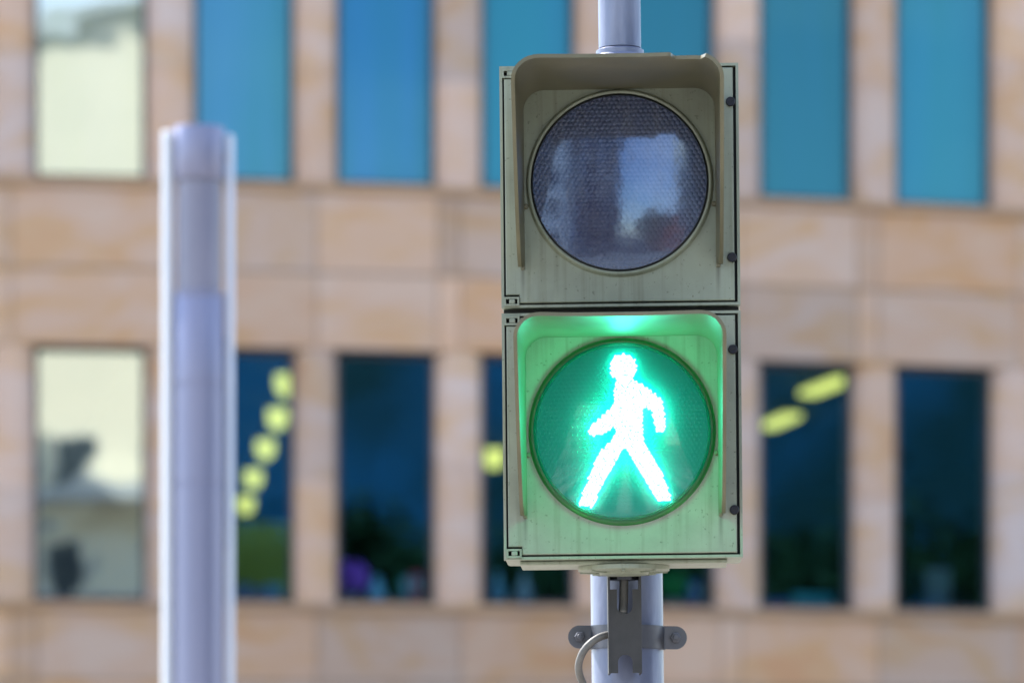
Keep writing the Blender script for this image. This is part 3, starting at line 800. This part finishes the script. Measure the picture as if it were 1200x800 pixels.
# LED walking figure : hundreds of small light points inside the outline
head = (731, 430.5, 17.5)
body = [(721, 444), (719, 452), (718, 462), (717, 476), (705, 486), (691, 498), (688, 507), (694, 513), (707, 511), (719, 502), (719, 510), (712, 518), (701, 529), (692, 548),
        (683, 570), (676, 587), (676, 595), (694, 596), (702, 580), (712, 560), (723, 541), (733, 526), (741, 541), (752, 561), (764, 582), (769, 590), (787, 589), (787, 580), (778, 558), (768, 537), (757, 519), (755, 505), (755, 479),
        (761, 482), (765, 496), (767, 507), (775, 510), (781, 502), (782, 488), (778, 470), (767, 459), (755, 450), (745, 445)]
def inside(x, y):
    if (x - head[0]) ** 2 + (y - head[1]) ** 2 < head[2] ** 2: return True
    r = False; n = len(body)
    for i in range(n):
        x0, y0 = body[i]; x1, y1 = body[(i + 1) % n]
        if (y0 > y) != (y1 > y) and x < (x1 - x0) * (y - y0) / (y1 - y0) + x0: r = not r
    return r
lf = MB(); pt = 2.75
rr = 0
y = 408.0
while y < 600:
    x = 670.0 + (pt / 2 if rr % 2 else 0)
    while x < 795:
        jx, jy = random.uniform(-.5, .5), random.uniform(-.5, .5)
        if all(inside(x + dx_, y + dy_) for dx_, dy_ in ((-2.1, 0), (2.1, 0), (0, -2.1), (0, 2.1))) and (x - 729) ** 2 + (y - 506) ** 2 < 100.5 ** 2:
            X_, Z_ = (x + jx - 729) * K, (654 - y - jy) * K
            r = 1.68 * K * random.uniform(.9, 1.12)
            lf.add([(X_ + r * math.cos(a), -.0046, Z_ + r * math.sin(a)) for a in [i * math.pi / 3 for i in range(6)]] + [(X_, -.0052, Z_)],
                   [(i, (i + 1) % 6, 6) for i in range(6)])
        x += pt
    y += pt * .866; rr += 1
lf.build('walking_figure', M['led'], sig, fix=False)

# added point light before the lens, standing in for its forward green spill
ld = bpy.data.lights.new('signal_fill_light', 'POINT')
ld.energy = 0.48; ld.color = (0.0, 1.0, 0.46); ld.shadow_soft_size = 0.03
lo_ = bpy.data.objects.new('signal_fill_light', ld); COL.objects.link(lo_); lo_.parent = sig
lo_.location = (0, -.055, (654 - 500) * K)

# ---------------------------------------------------------------- bracket, clamp, cable
br = empty('mounting_bracket', P(733, 790, 5.085), (0, R(-0.6), 0))
tag(br, 'dull steel channel bracket clamped to the pole below the signal', 'bracket')
kb = 5.085 / F
def bx(px): return (px - 733) * kb
def bz(py): return (790 - py) * kb
# front web with a slot at the top and an arched notch at the bottom: grid of bmesh outline with holes made from strips
def channel():
    m = MB(); y0, y1 = 0.0, .003
    def strip(x0, x1, za, zb_): m.box(bx(x0), bx(x1), y0, y1, bz(zb_), bz(za))
    L0, R0 = 716, 750
    def holed(z0, z1, shape, n=26):   # rows of left/right bars around a hole
        for i in range(n):
            a = z0 + (z1 - z0) * i / n; b_ = z0 + (z1 - z0) * (i + 1) / n
            hwid = shape((a + b_) / 2)
            if hwid <= 0: strip(L0, R0, a, b_)
            else: strip(L0, 733 - hwid, a, b_); strip(733 + hwid, R0, a, b_)
    def slot(y):
        if y < 699: return 9
        if y > 710: return math.sqrt(max(0, 81 - (y - 710) ** 2))
        return 9
    holed(690, 719, slot)
    strip(L0, R0, 719, 766)
    def notch(y): return 8.5 if y > 775 else math.sqrt(max(0, 72 - (775 - y) ** 2))
    holed(766, 788, notch)
    return m
m = channel()
# side flanges and top tabs
for s_ in (-1, 1):
    xa, xb = (713.5, 716) if s_ < 0 else (750, 752.5)
    m.box(bx(xa), bx(xb), -.0005, .050, bz(788), bz(672))
m.build('channel', M['zincdark'], br)
t = MB(); t.bbox(bx(702), bx(764), .002, .045, bz(671.5), bz(667), .001)
t.build('top_tab', M['zincdark'], br)
t = MB()
t.lathe([(17 * kb, bz(671.7) - .006), (17 * kb, bz(671.7) - .0005)], 6, 'z', (0, .022, 0))
t.build('nut', M['zinc'], br)
t = MB(); t.tube([(0, .022, bz(677)), (-.0005, .021, bz(695)), (-.001, .016, bz(708)), (-.002, .006, bz(716)), (-.001, .012, bz(724))], 5.2 * kb, 12)
t.build('cable_nipple', M['cable'], br, True)
# clamp band around the pole
cb = empty('pole_clamp', (P(735, 747, DPOLE).x, DPOLE, P(735, 747, DPOLE).z), (0, R(-0.72 + 1.2), 0))
tag(cb, 'steel band clamp with two rounded bolted ears on the pole', 'clamp')
kk = DPOLE / F; hh = 13.5 * kk
m = MB(); m.lathe([(pr + .0004, -hh), (pr + .0030, -hh), (pr + .0030, hh), (pr + .0004, hh)], 64, 'z', (0, 0, 0), False)
m.build('band', M['zinc'], cb, True)
for s_ in (-1, 1):
    e = MB(); n = 16
    x0 = pr * .80; x1 = (69.5 - 13.5) * kk
    prof = [(x0, -hh), (x1, -hh)] + [(x1 + hh * math.cos(a), hh * math.sin(a)) for a in [-math.pi / 2 + math.pi * i / n for i in range(1, n)]] + [(x1, hh), (x0, hh)]
    prof = [(s_ * x, z) for x, z in prof]
    y0, y1 = -.0135, -.0095
    L_ = len(prof)
    e.add([(x, y0, z) for x, z in prof] + [(x, y1, z) for x, z in prof], [tuple(range(L_)), tuple(reversed(range(L_, 2 * L_)))] + [(i, (i + 1) % L_, L_ + (i + 1) % L_, L_ + i) for i in range(L_)])
    eo = e.build('ear', M['zinc'], cb)
    bl = MB(); c_ = (s_ * x1, 0, 0)
    bl.lathe([(7 * kk, -.0137), (7 * kk, -.0150)], 24, 'y', c_)
    bl.lathe([(6.2 * kk, -.0151), (6.2 * kk, -.0195), (5.2 * kk, -.0205)], 6, 'y', c_)
    bl.lathe([(3 * kk, -.0206), (3 * kk, -.0245), (2.4 * kk, -.0252)], 16, 'y', c_)
    bl.build('bolt', M['zinc'], cb, False)
# cable
def bez(pts, n=10):
    out = []
    P_ = [Vector(p) for p in pts]; P_ = [P_[0]] + P_ + [P_[-1]]
    for i in range(1, len(P_) - 2):
        for k_ in range(n):
            t = k_ / n; a, b_, c, d_ = P_[i - 1], P_[i], P_[i + 1], P_[i + 2]
            out.append(.5 * ((2 * b_) + (-a + c) * t + (2 * a - 5 * b_ + 4 * c - d_) * t * t + (-a + 3 * b_ - 3 * c + d_) * t ** 3))
    out.append(P_[-2]); return out
pts = [P(728, 742, 5.125), P(714, 743, 5.11), P(701, 747, 5.105), P(689, 756, 5.105), P(681, 768, 5.11), P(678, 783, 5.12), P(683, 800, 5.135), P(694, 818, 5.14), P(697, 850, 5.142), P(701, 1000, 5.142), P(706, 1300, 5.145), P(712, 2580, 5.145)]
o = MB().tube(bez(pts), 4.4 * 5.1 / F, 14).build('cable', M['cable'], None, True)
tag(o, 'grey cable looping out of the bracket and down the pole', 'cable')
